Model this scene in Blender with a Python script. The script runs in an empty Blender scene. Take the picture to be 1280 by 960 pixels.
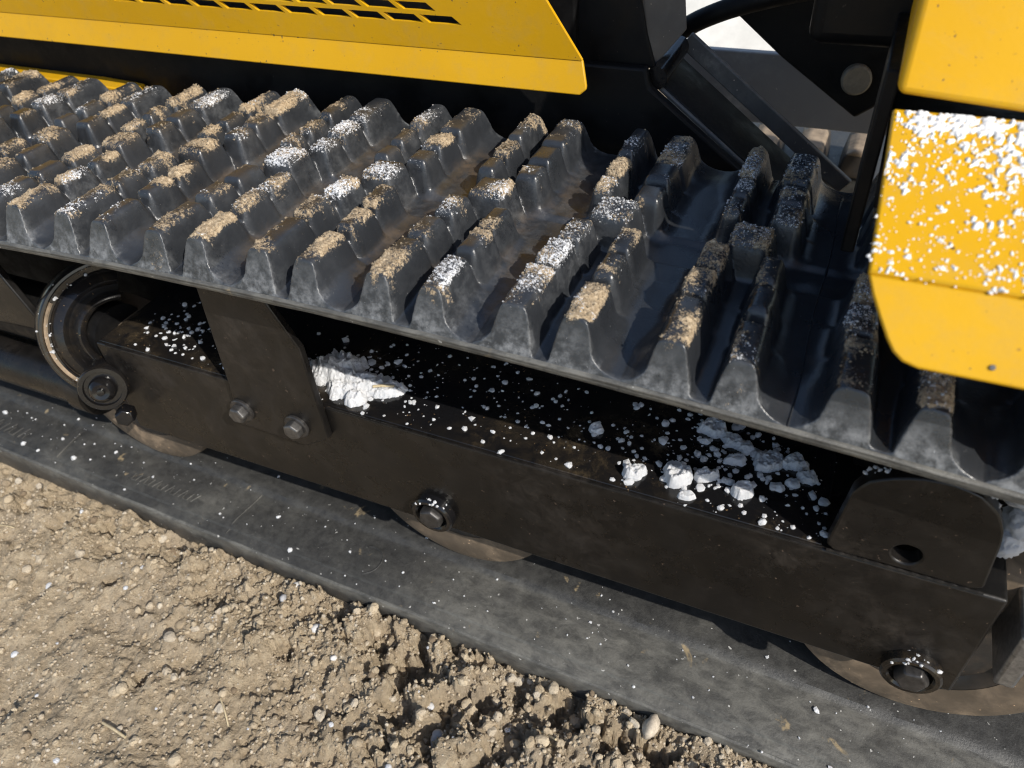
import bpy, bmesh, math, random
import numpy as np
from mathutils import Vector, Matrix

# ------------------------------------------------------------------ camera, sky, sun, exposure
sc = bpy.context.scene
cam_d = bpy.data.cameras.new("camera"); cam = bpy.data.objects.new("camera", cam_d)
sc.collection.objects.link(cam); sc.camera = cam
cam.location = (0.3226, -0.2436, 0.2258)
cam.rotation_euler = (0.854777, 0.060673, 0.418525)
cam_d.sensor_width = 36.0; cam_d.lens = 26.725
cam_d.clip_start = 0.01; cam_d.clip_end = 200
cam_d.dof.use_dof = True; cam_d.dof.focus_distance = 0.455; cam_d.dof.aperture_fstop = 11.0

SUN_AZ = Vector((0.89, -0.455)).normalized(); SUN_EL = math.radians(39)
world = bpy.data.worlds.new("World"); sc.world = world; world.use_nodes = True
wn = world.node_tree.nodes; wl = world.node_tree.links
sky = wn.new("ShaderNodeTexSky"); sky.sky_type = 'NISHITA'; sky.sun_disc = False
sky.sun_elevation = SUN_EL; sky.sun_rotation = math.atan2(SUN_AZ.x, SUN_AZ.y)
bg = wn["Background"]; bg.inputs[1].default_value = 0.15
wl.new(sky.outputs[0], bg.inputs[0])
sun_d = bpy.data.lights.new("sun", 'SUN'); sun_d.energy = 4.5; sun_d.angle = math.radians(0.5)
sun_d.color = (1.0, 0.945, 0.86)
sun = bpy.data.objects.new("sun", sun_d); sc.collection.objects.link(sun)
S = Vector((SUN_AZ.x * math.cos(SUN_EL), SUN_AZ.y * math.cos(SUN_EL), math.sin(SUN_EL)))
sun.rotation_euler = S.to_track_quat('Z', 'Y').to_euler(); sun.location = S * 3
sc.view_settings.view_transform = 'Standard'; sc.view_settings.look = 'None'
sc.view_settings.exposure = 0.0; sc.view_settings.gamma = 1.0
sc.view_settings.use_curve_mapping = False
sc.render.engine = 'CYCLES'; sc.cycles.use_denoising = True
sc.cycles.filter_width = 1.2; sc.cycles.max_bounces = 8; sc.cycles.diffuse_bounces = 4

rng = np.random.default_rng(7); random.seed(7)
COL = sc.collection

# ------------------------------------------------------------------ noise
def _hash(ix, iy, seed):
    n = (ix.astype(np.int64) * 374761393 + iy.astype(np.int64) * 668265263 + seed * 974711) & 0x7fffffff
    n = ((n ^ (n >> 13)) * 1274126177) & 0x7fffffff
    n = n ^ (n >> 16)
    return (n & 0xffffff) / float(0xffffff)
def vnoise(x, y, s=0):
    x0 = np.floor(x); y0 = np.floor(y); fx = x - x0; fy = y - y0
    fx = fx * fx * fx * (fx * (fx * 6 - 15) + 10); fy = fy * fy * fy * (fy * (fy * 6 - 15) + 10)
    a = _hash(x0, y0, s); b = _hash(x0 + 1, y0, s); c = _hash(x0, y0 + 1, s); d = _hash(x0 + 1, y0 + 1, s)
    return (a * (1 - fx) + b * fx) * (1 - fy) + (c * (1 - fx) + d * fx) * fy
def fbm(x, y, s=0, o=4, g=0.5):
    t = 0; a = 1; n = 0
    for i in range(o):
        t = t + a * vnoise(x * 2 ** i + 17.3 * i, y * 2 ** i - 9.1 * i, s + i); n += a; a *= g
    return t / n
def sstep(a, b, x):
    t = np.clip((x - a) / (b - a), 0, 1); return t * t * (3 - 2 * t)
def smax(a, b, k):
    h = np.clip(0.5 + 0.5 * (a - b) / k, 0, 1); return b * (1 - h) + a * h + k * h * (1 - h)
def smin(a, b, k): return -smax(-a, -b, k)

# ------------------------------------------------------------------ materials
def new_mat(name):
    m = bpy.data.materials.new(name); m.use_nodes = True
    return m, m.node_tree.nodes, m.node_tree.links, m.node_tree.nodes["Principled BSDF"]
def N(nodes, t, **kw):
    n = nodes.new(t)
    for k, v in kw.items(): setattr(n, k, v)
    return n
def noise(nodes, links, scale, detail=4, rough=0.55, coord=None, dist=0.0):
    tc = nodes.get("tc") or N(nodes, "ShaderNodeTexCoord", name="tc")
    n = nodes.new("ShaderNodeTexNoise"); n.inputs["Scale"].default_value = scale
    n.inputs["Detail"].default_value = detail; n.inputs["Roughness"].default_value = rough
    n.inputs["Distortion"].default_value = dist
    if coord is None: links.new(tc.outputs["Object"], n.inputs["Vector"])
    else: links.new(coord, n.inputs["Vector"])
    return n.outputs["Fac"]
def ramp(nodes, links, fac, stops):
    r = nodes.new("ShaderNodeValToRGB"); e = r.color_ramp.elements
    while len(e) < len(stops): e.new(0.5)
    for i, (p, c) in enumerate(stops):
        e[i].position = p; e[i].color = (*c, 1) if len(c) == 3 else c
    links.new(fac, r.inputs[0]); return r.outputs[0]
def gray(v): return (v, v, v)
def step_fac(nodes, links, fac, a, b):
    m = nodes.new("ShaderNodeMapRange"); m.interpolation_type = 'SMOOTHSTEP'
    m.inputs["From Min"].default_value = a; m.inputs["From Max"].default_value = b
    links.new(fac, m.inputs["Value"]); return m.outputs["Result"]
def mathn(nodes, links, op, a, b):
    m = nodes.new("ShaderNodeMath"); m.operation = op
    for i, v in enumerate((a, b)):
        if isinstance(v, (int, float)): m.inputs[i].default_value = v
        else: links.new(v, m.inputs[i])
    return m.outputs[0]
def mixc(nodes, links, fac, a, b):
    m = nodes.new("ShaderNodeMix"); m.data_type = 'RGBA'
    for s, v in ((m.inputs[0], fac), (m.inputs[6], a), (m.inputs[7], b)):
        if isinstance(v, (int, float)): s.default_value = v
        elif isinstance(v, tuple): s.default_value = (*v, 1)
        else: links.new(v, s)
    return m.outputs[2]
def mixf(nodes, links, fac, a, b):
    m = nodes.new("ShaderNodeMix"); m.data_type = 'FLOAT'
    for s, v in ((m.inputs[0], fac), (m.inputs[2], a), (m.inputs[3], b)):
        if isinstance(v, (int, float)): s.default_value = v
        else: links.new(v, s)
    return m.outputs[0]
def attr(nodes, name):
    a = nodes.new("ShaderNodeAttribute"); a.attribute_name = name; return a.outputs["Fac"]
def bump(nodes, links, bsdf, h, strength, dist=0.001):
    b = nodes.new("ShaderNodeBump"); b.inputs["Strength"].default_value = strength
    b.inputs["Distance"].default_value = dist
    links.new(h, b.inputs["Height"]); links.new(b.outputs[0], bsdf.inputs["Normal"]); return b

def mat_tread():
    m, n, l, b = new_mat("tread_rubber")
    big = noise(n, l, 18, 5, 0.6); mid = noise(n, l, 90, 5, 0.65); fine = noise(n, l, 700, 3, 0.7)
    c = ramp(n, l, big, [(0.3, (0.019, 0.021, 0.024)), (0.7, (0.031, 0.034, 0.039))])
    c = mixc(n, l, mathn(n, l, 'MULTIPLY', step_fac(n, l, mid, 0.50, 0.9), 0.22), c, (0.10, 0.107, 0.116))
    dirt_shade = attr(n, "dirt_shade"); soil = attr(n, "soil"); snow = attr(n, "snow"); dust = attr(n, "dust")
    # brown film lying on the floor between the lugs
    df = mathn(n, l, 'MULTIPLY', dirt_shade, step_fac(n, l, mid, 0.36, 0.62))
    c = mixc(n, l, df, c, (0.085, 0.062, 0.042))
    du = mathn(n, l, 'MULTIPLY', dust, step_fac(n, l, noise(n, l, 130, 6, 0.75), 0.36, 0.74))
    c = mixc(n, l, du, c, (0.25, 0.26, 0.268))
    # caked soil and snow grains on top of the lugs
    sp = noise(n, l, 560, 4, 0.85); sp2 = noise(n, l, 620, 4, 0.85)
    sf = step_fac(n, l, mathn(n, l, 'ADD', soil, mathn(n, l, 'MULTIPLY', mathn(n, l, 'SUBTRACT', sp, 0.5), 1.8)), 0.43, 0.60)
    wf = step_fac(n, l, mathn(n, l, 'ADD', snow, mathn(n, l, 'MULTIPLY', mathn(n, l, 'SUBTRACT', sp2, 0.5), 2.6)), 0.50, 0.64)
    soilc = ramp(n, l, fine, [(0.28, (0.15, 0.105, 0.062)), (0.5, (0.38, 0.285, 0.175)), (0.68, (0.58, 0.47, 0.32))])
    c = mixc(n, l, sf, c, soilc)
    c = mixc(n, l, wf, c, (0.80, 0.81, 0.83))
    l.new(c, b.inputs["Base Color"])
    r0 = ramp(n, l, big, [(0.3, gray(0.24)), (0.7, gray(0.35))])
    r1 = mixf(n, l, mathn(n, l, 'MAXIMUM', mathn(n, l, 'MAXIMUM', sf, wf), du), r0, 0.9)
    r1 = mixf(n, l, df, r1, 0.6)
    l.new(r1, b.inputs["Roughness"]); b.inputs["Specular IOR Level"].default_value = 0.75
    hh = mathn(n, l, 'ADD', mathn(n, l, 'MULTIPLY', fine, 0.35), mathn(n, l, 'MULTIPLY', mathn(n, l, 'MAXIMUM', sf, wf), mathn(n, l, 'ADD', 0.3, mathn(n, l, 'MULTIPLY', sp, 1.2))))
    bump(n, l, b, hh, 0.55, 0.0008)
    return m
def mat_belt():
    m, n, l, b = new_mat("dusty_belt_rubber")
    big = noise(n, l, 14, 6, 0.62); mid = noise(n, l, 150, 8, 0.78); fine = noise(n, l, 700, 4, 0.7)
    c = ramp(n, l, mid, [(0.32, (0.028, 0.028, 0.028)), (0.70, (0.066, 0.065, 0.061))])
    dust = attr(n, "dust")
    tcn = n.get("tc"); mp = n.new("ShaderNodeMapping"); mp.inputs["Scale"].default_value = (0.60, 1.0, 1.0); l.new(tcn.outputs["Object"], mp.inputs["Vector"])
    streak = noise(n, l, 95, 6, 0.72, coord=mp.outputs[0], dist=0.4)
    f = mathn(n, l, 'MULTIPLY', step_fac(n, l, mathn(n, l, 'ADD', big, mathn(n, l, 'MULTIPLY', dust, 0.35)), 0.48, 0.95), mathn(n, l, 'ADD', 0.25, mathn(n, l, 'MULTIPLY', step_fac(n, l, streak, 0.35, 0.68), 0.75)))
    c = mixc(n, l, f, c, (0.165, 0.16, 0.142))
    c = mixc(n, l, step_fac(n, l, noise(n, l, 45, 4, 0.6, dist=0.5), 0.66, 0.74), c, (0.32, 0.25, 0.15))
    c = mixc(n, l, step_fac(n, l, noise(n, l, 260, 2, 0.5), 0.72, 0.76), c, (0.5, 0.49, 0.46))
    l.new(c, b.inputs["Base Color"])
    l.new(ramp(n, l, mid, [(0.3, gray(0.33)), (0.7, gray(0.60))]), b.inputs["Roughness"])
    bump(n, l, b, mathn(n, l, 'ADD', fine, mathn(n, l, 'MULTIPLY', mid, 1.5)), 0.4, 0.0008)
    return m
def mat_black(name, base, rough, dust, dustamt=0.5, spec=0.5):
    m, n, l, b = new_mat(name)
    big = noise(n, l, 16, 5, 0.6); mid = noise(n, l, 70, 5, 0.65, dist=0.6); fine = noise(n, l, 480, 4, 0.7)
    f = mathn(n, l, 'MULTIPLY', step_fac(n, l, big, 0.35, 0.75), step_fac(n, l, mid, 0.3, 0.75))
    c = mixc(n, l, mathn(n, l, 'MULTIPLY', f, dustamt), base, dust)
    c = mixc(n, l, step_fac(n, l, noise(n, l, 330, 2, 0.6), 0.715, 0.75), c, (dust[0] * 2.4, dust[1] * 2.1, dust[2] * 1.9))
    sm = mathn(n, l, 'MULTIPLY', step_fac(n, l, noise(n, l, 30, 8, 0.8, dist=0.25), 0.50, 0.80), step_fac(n, l, noise(n, l, 9, 3, 0.5), 0.40, 0.65))
    c = mixc(n, l, mathn(n, l, 'MULTIPLY', sm, 0.75), c, (dust[0] * 1.7, dust[1] * 1.7, dust[2] * 1.7))
    l.new(c, b.inputs["Base Color"])
    rv = mixf(n, l, step_fac(n, l, noise(n, l, 24, 5, 0.7), 0.40, 0.62), rough * 0.62, rough * 1.15)
    l.new(mixf(n, l, mathn(n, l, 'MAXIMUM', f, sm), rv, min(rough + 0.3, 1)), b.inputs["Roughness"])
    b.inputs["Specular IOR Level"].default_value = spec
    bump(n, l, b, mathn(n, l, 'ADD', mathn(n, l, 'MULTIPLY', fine, 0.5), mid), 0.22, 0.0006)
    return m
def mat_yellow():
    m, n, l, b = new_mat("yellow_paint")
    big = noise(n, l, 9, 4, 0.5); mid = noise(n, l, 60, 6, 0.7); fine = noise(n, l, 420, 3, 0.7)
    c = ramp(n, l, big, [(0.3, (0.63, 0.335, 0.005)), (0.7, (0.69, 0.38, 0.008))])
    c = mixc(n, l, mathn(n, l, 'MULTIPLY', step_fac(n, l, mid, 0.45, 0.8), 0.45), c, (0.50, 0.31, 0.06))
    c = mixc(n, l, mathn(n, l, 'MULTIPLY', step_fac(n, l, noise(n, l, 30, 7, 0.8, dist=0.8), 0.52, 0.72), 0.10), c, (0.42, 0.33, 0.20))
    c = mixc(n, l, step_fac(n, l, noise(n, l, 520, 2, 0.5), 0.72, 0.75), c, (0.40, 0.22, 0.03))
    c = mixc(n, l, step_fac(n, l, noise(n, l, 230, 2, 0.5), 0.735, 0.76), c, (0.16, 0.10, 0.04))
    l.new(c, b.inputs["Base Color"])
    l.new(ramp(n, l, mid, [(0.3, gray(0.34)), (0.75, gray(0.55))]), b.inputs["Roughness"])
    b.inputs["Specular IOR Level"].default_value = 0.3
    bump(n, l, b, fine, 0.10, 0.0005)
    return m
def mat_soil(name="soil", tint=1.0):
    m, n, l, b = new_mat(name)
    big = noise(n, l, 11, 4, 0.6); mid = noise(n, l, 120, 5, 0.7); fine = noise(n, l, 900, 4, 0.75)
    c = ramp(n, l, mid, [(0.28, (0.33, 0.265, 0.185)), (0.52, (0.64, 0.51, 0.345)), (0.75, (0.80, 0.68, 0.49))])
    c = mixc(n, l, step_fac(n, l, big, 0.5, 0.75), c, (0.58, 0.475, 0.345))
    c = mixc(n, l, mathn(n, l, 'MULTIPLY', step_fac(n, l, fine, 0.55, 0.7), 0.5), c, (0.17, 0.13, 0.09))
    c = mixc(n, l, step_fac(n, l, noise(n, l, 300, 2, 0.5), 0.73, 0.76), c, (0.62, 0.59, 0.54))
    l.new(c, b.inputs["Base Color"]); b.inputs["Roughness"].default_value = 0.97
    b.inputs["Specular IOR Level"].default_value = 0.25
    bump(n, l, b, mathn(n, l, 'ADD', fine, mathn(n, l, 'MULTIPLY', noise(n, l, 420, 5, 0.8), 2.0)), 1.0, 0.0021)
    return m
def mat_grain():
    m, n, l, b = new_mat("soil_grains")
    fine = noise(n, l, 900, 4, 0.75)
    c = ramp(n, l, attr(n, "tint"), [(0.0, (0.20, 0.15, 0.10)), (0.2, (0.42, 0.34, 0.235)), (0.55, (0.56, 0.465, 0.33)), (0.85, (0.47, 0.405, 0.315)), (0.99, (0.60, 0.53, 0.42))])
    c = mixc(n, l, mathn(n, l, 'MULTIPLY', step_fac(n, l, fine, 0.5, 0.7), 0.5), c, (0.20, 0.155, 0.105))
    l.new(c, b.inputs["Base Color"]); b.inputs["Roughness"].default_value = 0.97; b.inputs["Specular IOR Level"].default_value = 0.25
    bump(n, l, b, fine, 0.8, 0.001)
    return m
def mat_frost():
    m, n, l, b = new_mat("melting_snow")
    l.new(ramp(n, l, noise(n, l, 300, 3, 0.6), [(0.3, (0.78, 0.78, 0.77)), (0.7, (0.90, 0.90, 0.89))]), b.inputs["Base Color"])
    b.inputs["Roughness"].default_value = 0.45
    return m
def mat_snow():
    m, n, l, b = new_mat("snow")
    fine = noise(n, l, 650, 4, 0.7); mid = noise(n, l, 120, 4, 0.6)
    l.new(ramp(n, l, mid, [(0.25, (0.70, 0.715, 0.74)), (0.6, (0.86, 0.87, 0.89))]), b.inputs["Base Color"])
    b.inputs["Roughness"].default_value = 0.75
    b.inputs["Subsurface Weight"].default_value = 0.35; b.inputs["Subsurface Scale"].default_value = 0.002
    b.inputs["Subsurface Radius"].default_value = (1.0, 1.0, 1.0)
    bump(n, l, b, mathn(n, l, 'ADD', fine, noise(n, l, 1700, 3, 0.8)), 0.9, 0.0014)
    return m
def mat_plain(name, col, rough, metal=0.0, var=0.25, scale=80):
    m, n, l, b = new_mat(name)
    f = noise(n, l, scale, 5, 0.65)
    l.new(ramp(n, l, f, [(0.3, tuple(v * (1 - var) for v in col)), (0.7, tuple(min(v * (1 + var), 1) for v in col))]), b.inputs["Base Color"])
    b.inputs["Roughness"].default_value = rough; b.inputs["Metallic"].default_value = metal
    bump(n, l, b, noise(n, l, 500, 3, 0.7), 0.15, 0.0005)
    return m

M_TREAD = mat_tread(); M_BELT = mat_belt(); M_YEL = mat_yellow(); M_SOIL = mat_soil(); M_SNOW = mat_snow(); M_GRAIN = mat_grain(); M_FROST = mat_frost()
M_FRAME = mat_black("satin_black_paint", (0.0065, 0.0060, 0.0057), 0.33, (0.036, 0.030, 0.025), 0.75, 0.36)
M_GLOSS = mat_black("wet_gloss_black_paint", (0.008, 0.008, 0.009), 0.12, (0.09, 0.065, 0.035), 0.35)
M_BLACK = mat_black("flat_black_panel", (0.0055, 0.0055, 0.006), 0.55, (0.020, 0.018, 0.016), 0.5, 0.22)
M_GREYP = mat_black("dusty_dark_plate", (0.085, 0.085, 0.086), 0.5, (0.22, 0.215, 0.20), 0.8)
M_PLATE = mat_black("worn_grey_plate", (0.30, 0.30, 0.30), 0.5, (0.46, 0.455, 0.44), 0.8)
M_STEEL = mat_plain("zinc_steel", (0.30, 0.30, 0.30), 0.34, 0.8, 0.35, 300)
M_BOLT = mat_plain("dull_bolt_steel", (0.13, 0.125, 0.12), 0.36, 0.7, 0.4, 300)
M_DARKST = mat_plain("dark_steel", (0.05, 0.047, 0.045), 0.33, 0.4, 0.4, 300)
M_WHEEL = mat_black("roller_rubber", (0.022, 0.020, 0.018), 0.55, (0.12, 0.085, 0.055), 0.8)
M_TYRE = mat_black("muddy_roller_tread", (0.10, 0.077, 0.054), 0.7, (0.36, 0.265, 0.175), 1.0)
M_DUSTY = mat_plain("tan_dust_on_roller", (0.27, 0.205, 0.14), 0.9, 0, 0.55, 60)
M_PIN = mat_plain("dull_pin_steel", (0.17, 0.15, 0.115), 0.6, 0.1, 0.4, 90)
M_WHITE = mat_plain("white_panel", (0.78, 0.77, 0.72), 0.6, 0, 0.12, 40)
M_BLUE = mat_plain("dark_blue_paint", (0.012, 0.025, 0.075), 0.35, 0, 0.3, 60)
M_STRAW = mat_plain("straw", (0.55, 0.45, 0.28), 0.8, 0, 0.25, 200)
M_RED = mat_plain("red_chip", (0.55, 0.16, 0.13), 0.7, 0, 0.25, 300)
M_STONE = mat_plain("pale_stone", (0.66, 0.64, 0.61), 0.85, 0, 0.2, 160)
M_STONE2 = mat_plain("grey_stone", (0.36, 0.36, 0.37), 0.85, 0, 0.25, 160)
M_SOILST = mat_plain("soil_stained_stone", (0.50, 0.43, 0.34), 0.9, 0, 0.35, 200)
M_HOLE = mat_plain("perforated_baffle", (0.02, 0.02, 0.02), 0.7)

# ------------------------------------------------------------------ object helpers
def link(o, parent=None):
    COL.objects.link(o)
    if parent is not None: o.parent = parent
    return o
def tag(o, label=None, cat=None, group=None, kind=None):
    for k, v in (("label", label), ("category", cat), ("group", group), ("kind", kind)):
        if v: o[k] = v
    return o
def empty(name, loc=(0, 0, 0)):
    e = bpy.data.objects.new(name, None); COL.objects.link(e); e.location = loc; e.empty_display_size = 0.05
    return e
def from_np(name, co, faces, mat, parent=None, attrs=None, normals=None, smooth=True):
    """co (n,3) float, faces (m,4) or (m,3) int arrays"""
    me = bpy.data.meshes.new(name); k = faces.shape[1]; m = len(faces)
    me.vertices.add(len(co)); me.vertices.foreach_set("co", np.ascontiguousarray(co, np.float32).ravel())
    me.loops.add(m * k); me.loops.foreach_set("vertex_index", np.ascontiguousarray(faces, np.int32).ravel())
    me.polygons.add(m); me.polygons.foreach_set("loop_start", np.arange(0, m * k, k, dtype=np.int32))
    me.polygons.foreach_set("loop_total", np.full(m, k, np.int32))
    me.update(calc_edges=True)
    me.polygons.foreach_set("use_smooth", np.full(m, smooth))
    for an, av in (attrs or {}).items():
        a = me.attributes.new(an, 'FLOAT', 'POINT'); a.data.foreach_set("value", np.ascontiguousarray(av, np.float32))
    if normals is not None: me.normals_split_custom_set_from_vertices(normals.tolist())
    me.materials.append(mat)
    return link(bpy.data.objects.new(name, me), parent)
def from_bm(name, bm, mat, parent=None, bevel=0.0, seg=2, smooth_angle=0.6):
    bmesh.ops.recalc_face_normals(bm, faces=bm.faces)
    me = bpy.data.meshes.new(name); bm.to_mesh(me); bm.free(); me.materials.append(mat)
    o = link(bpy.data.objects.new(name, me), parent)
    if bevel:
        md = o.modifiers.new("bevel", 'BEVEL'); md.width = bevel; md.segments = seg; md.limit_method = 'ANGLE'; md.angle_limit = 0.6
        md.harden_normals = False
    me.polygons.foreach_set("use_smooth", np.full(len(me.polygons), True))
    try: me.set_sharp_from_angle(angle=smooth_angle)
    except Exception: pass
    return o
def box_bm(x0, x1, y0, y1, z0, z1, bm=None):
    bm = bm or bmesh.new()
    v = [bm.verts.new((x, y, z)) for x in (x0, x1) for y in (y0, y1) for z in (z0, z1)]
    for f in ((0, 1, 3, 2), (4, 6, 7, 5), (0, 4, 5, 1), (2, 3, 7, 6), (0, 2, 6, 4), (1, 5, 7, 3)):
        bm.faces.new([v[i] for i in f])
    return bm
def box(name, x0, x1, y0, y1, z0, z1, mat, parent, bevel=0.0015):
    return from_bm(name, box_bm(x0, x1, y0, y1, z0, z1), mat, parent, bevel)
def prism(name, pts, y0, y1, mat, parent, bevel=0.0012, shear=None):
    """polygon in x,z carried from y0 to y1"""
    bm = bmesh.new()
    a = [bm.verts.new((x, y0, z)) for x, z in pts]; b = [bm.verts.new((x, y1, z)) for x, z in pts]
    bm.faces.new(a); bm.faces.new(b[::-1])
    for i in range(len(pts)):
        j = (i + 1) % len(pts); bm.faces.new((a[j], a[i], b[i], b[j]))
    return from_bm(name, bm, mat, parent, bevel)
def plate_with_hole(name, pts, hc, hr, y0, y1, mat, parent, bevel=0.0012, n=56):
    """star-shaped plate about the hole centre"""
    bm = bmesh.new(); P = [Vector(p) for p in pts]; C = Vector(hc); rings = []
    for y in (y0, y1):
        outer = []; inner = []
        for i in range(n):
            a = 2 * math.pi * i / n; d = Vector((math.cos(a), math.sin(a))); best = None
            for j in range(len(P)):
                p, q = P[j], P[(j + 1) % len(P)]; e = q - p
                den = d.x * e.y - d.y * e.x
                if abs(den) < 1e-12: continue
                w = p - C; t = (w.x * e.y - w.y * e.x) / den; u = (w.x * d.y - w.y * d.x) / den
                if t > 0 and -1e-6 <= u <= 1 + 1e-6 and (best is None or t > best): best = t
            outer.append(bm.verts.new((C.x + d.x * best, y, C.y + d.y * best)))
            inner.append(bm.verts.new((C.x + d.x * hr, y, C.y + d.y * hr)))
        rings.append((outer, inner))
    (o0, i0), (o1, i1) = rings
    for i in range(n):
        j = (i + 1) % n
        bm.faces.new((o0[i], o0[j], i0[j], i0[i])); bm.faces.new((o1[j], o1[i], i1[i], i1[j]))
        bm.faces.new((o0[j], o0[i], o1[i], o1[j])); bm.faces.new((i0[i], i0[j], i1[j], i1[i]))
    return from_bm(name, bm, mat, parent, bevel)
def frame_to(axis):
    return Vector(axis).normalized().to_track_quat('Z', 'Y').to_matrix().to_4x4()
def lathe(name, prof, loc, axis, mat, parent, n=48, a0=0.0, a1=2 * math.pi, smooth_angle=0.6):
    """profile of (radius, height along the axis)"""
    bm = bmesh.new(); full = abs(a1 - a0 - 2 * math.pi) < 1e-6; k = n if full else n + 1
    rings = []
    for r, h in prof:
        if r < 1e-7: rings.append([bm.verts.new((0, 0, h))] * k)
        else: rings.append([bm.verts.new((r * math.cos(a0 + (a1 - a0) * i / n), r * math.sin(a0 + (a1 - a0) * i / n), h)) for i in range(k)])
    for A, B in zip(rings[:-1], rings[1:]):
        for i in range(n):
            j = (i + 1) % k
            vs = []
            for v in (A[i], A[j], B[j], B[i]):
                if v not in vs: vs.append(v)
            if len(vs) > 2:
                try: bm.faces.new(vs)
                except ValueError: pass
    bm.transform(Matrix.Translation(Vector(loc)) @ frame_to(axis))
    return from_bm(name, bm, mat, parent, 0, smooth_angle=smooth_angle)
def hexhead(name, loc, axis, r, h, mat, parent, roll=0.3):
    bm = bmesh.new(); rings = []
    for rr, hh in ((r, 0), (r, h * 0.8), (r * 0.86, h), (r * 0.5, h * 1.0)):
        rings.append([bm.verts.new((rr * math.cos(roll + i * math.pi / 3), rr * math.sin(roll + i * math.pi / 3), hh)) for i in range(6)])
    for A, B in zip(rings[:-1], rings[1:]):
        for i in range(6): bm.faces.new((A[i], A[(i + 1) % 6], B[(i + 1) % 6], B[i]))
    bm.faces.new(rings[-1])
    bm.transform(Matrix.Translation(Vector(loc)) @ frame_to(axis))
    return from_bm(name, bm, mat, parent, 0.0008)
def tube(name, path, r, mat, parent, n=16):
    cu = bpy.data.curves.new(name, 'CURVE'); cu.dimensions = '3D'; cu.bevel_depth = r; cu.bevel_resolution = 6; cu.use_fill_caps = True
    sp = cu.splines.new('BEZIER'); sp.bezier_points.add(len(path) - 1)
    for p, c in zip(sp.bezier_points, path): p.co = c; p.handle_left_type = p.handle_right_type = 'AUTO'
    tmp = bpy.data.objects.new(name, cu); COL.objects.link(tmp)
    me = bpy.data.meshes.new_from_object(tmp.evaluated_get(bpy.context.evaluated_depsgraph_get()))
    bpy.data.objects.remove(tmp); me.materials.clear(); me.materials.append(mat)
    me.polygons.foreach_set("use_smooth", np.full(len(me.polygons), True))
    return link(bpy.data.objects.new(name, me), parent)

def ico(sub):
    bm = bmesh.new(); bmesh.ops.create_icosphere(bm, subdivisions=sub, radius=1.0)
    co = np.array([v.co[:] for v in bm.verts]); f = np.array([[v.index for v in p.verts] for p in bm.faces]); bm.free()
    return co, f
ICO = {s: ico(s) for s in (1, 2, 3, 4)}
def rough_unit(sub, r, amp=0.28, facet=1.0):
    co, f = ICO[sub]; d = np.zeros(len(co))
    for k in range(7):
        w = r.normal(size=3) * (1.1 + 0.9 * k) * facet
        d += np.sin(co @ w + r.uniform(0, 6.28)) / (1.2 + k)
    if sub > 2:
        for k in range(10):
            w = r.normal(size=3) * (4 + 2.4 * k); d += 0.62 * (np.abs(np.sin(co @ w + r.uniform(0, 6.28))) - 0.6) / (1 + 0.22 * k)
    if sub > 1: d += r.normal(size=len(co)) * (0.16 if sub == 2 else 0.10)
    return co * (1 + amp * d[:, None] / 1.7), f
def lumps(name, pos, rad, squash, sub, mat, parent=None, seed=1, amp=0.3, attrs=None, smooth=True, normals=None, facet=1.0):
    """many irregular grains as one mesh"""
    r = np.random.default_rng(seed); V = [rough_unit(sub, r, amp, facet) for _ in range(24)]
    nv = len(V[0][0]); F = V[0][1]; cos = []; fs = []
    for i, (p, ra) in enumerate(zip(pos, rad)):
        c = V[i % 24][0] * ra * r.uniform(0.75, 1.25, 3)
        a = r.uniform(0, 6.28); ca, sa = math.cos(a), math.sin(a)
        c = np.stack([c[:, 0] * ca - c[:, 1] * sa, c[:, 0] * sa + c[:, 1] * ca, c[:, 2] * squash], 1)
        cos.append(c + np.asarray(p)); fs.append(F + i * nv)
    return from_np(name, np.concatenate(cos), np.concatenate(fs), mat, parent, smooth=smooth,
                   attrs={k: np.repeat(v, nv) for k, v in (attrs or {}).items()})

# ------------------------------------------------------------------ ground
GZ = -0.281
def axis_pts(a, b, d, far, g=1.22):
    core = np.arange(a, b + d * 0.5, d); s = d; lo = []; hi = []; x = a; y = b
    while x > -far: s *= g; x -= s; y += s; lo.append(x); hi.append(y)
    return np.concatenate([lo[::-1], core, hi])
GD = 0.00115
gx = axis_pts(-0.44, 0.44, GD, 9.0); gy = axis_pts(-0.26, 0.02, GD, 9.0)
GX, GY = np.meshgrid(gx, gy, indexing='ij')
near_track = sstep(-0.13, -0.02, GY)
rough_r = np.clip(0.30 + 0.75 * sstep(-0.02, 0.16, GX) + 0.35 * near_track, 0, 1.2)
H = (fbm(GX / 0.09, GY / 0.09, 3, 3) - 0.5) * 0.022
H += (fbm(GX / 0.030, GY / 0.030, 11, 4) - 0.5) * 0.021 * (0.40 + rough_r)
H += (fbm(GX / 0.008, GY / 0.006, 23, 3) - 0.5) * 0.003 * (0.5 + 0.7 * rough_r)
H += np.where(rough_r > 0, (np.abs(fbm(GX / 0.022, GY / 0.022, 31, 2) - 0.5) * -0.03 + 0.004) * rough_r, 0)
H += GZ
core = np.nonzero((gx >= -0.4401) & (gx <= 0.4401))[0]; i0 = core[0]; cy = np.nonzero((gy >= -0.2601) & (gy <= 0.0201))[0]; j0 = cy[0]
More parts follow.
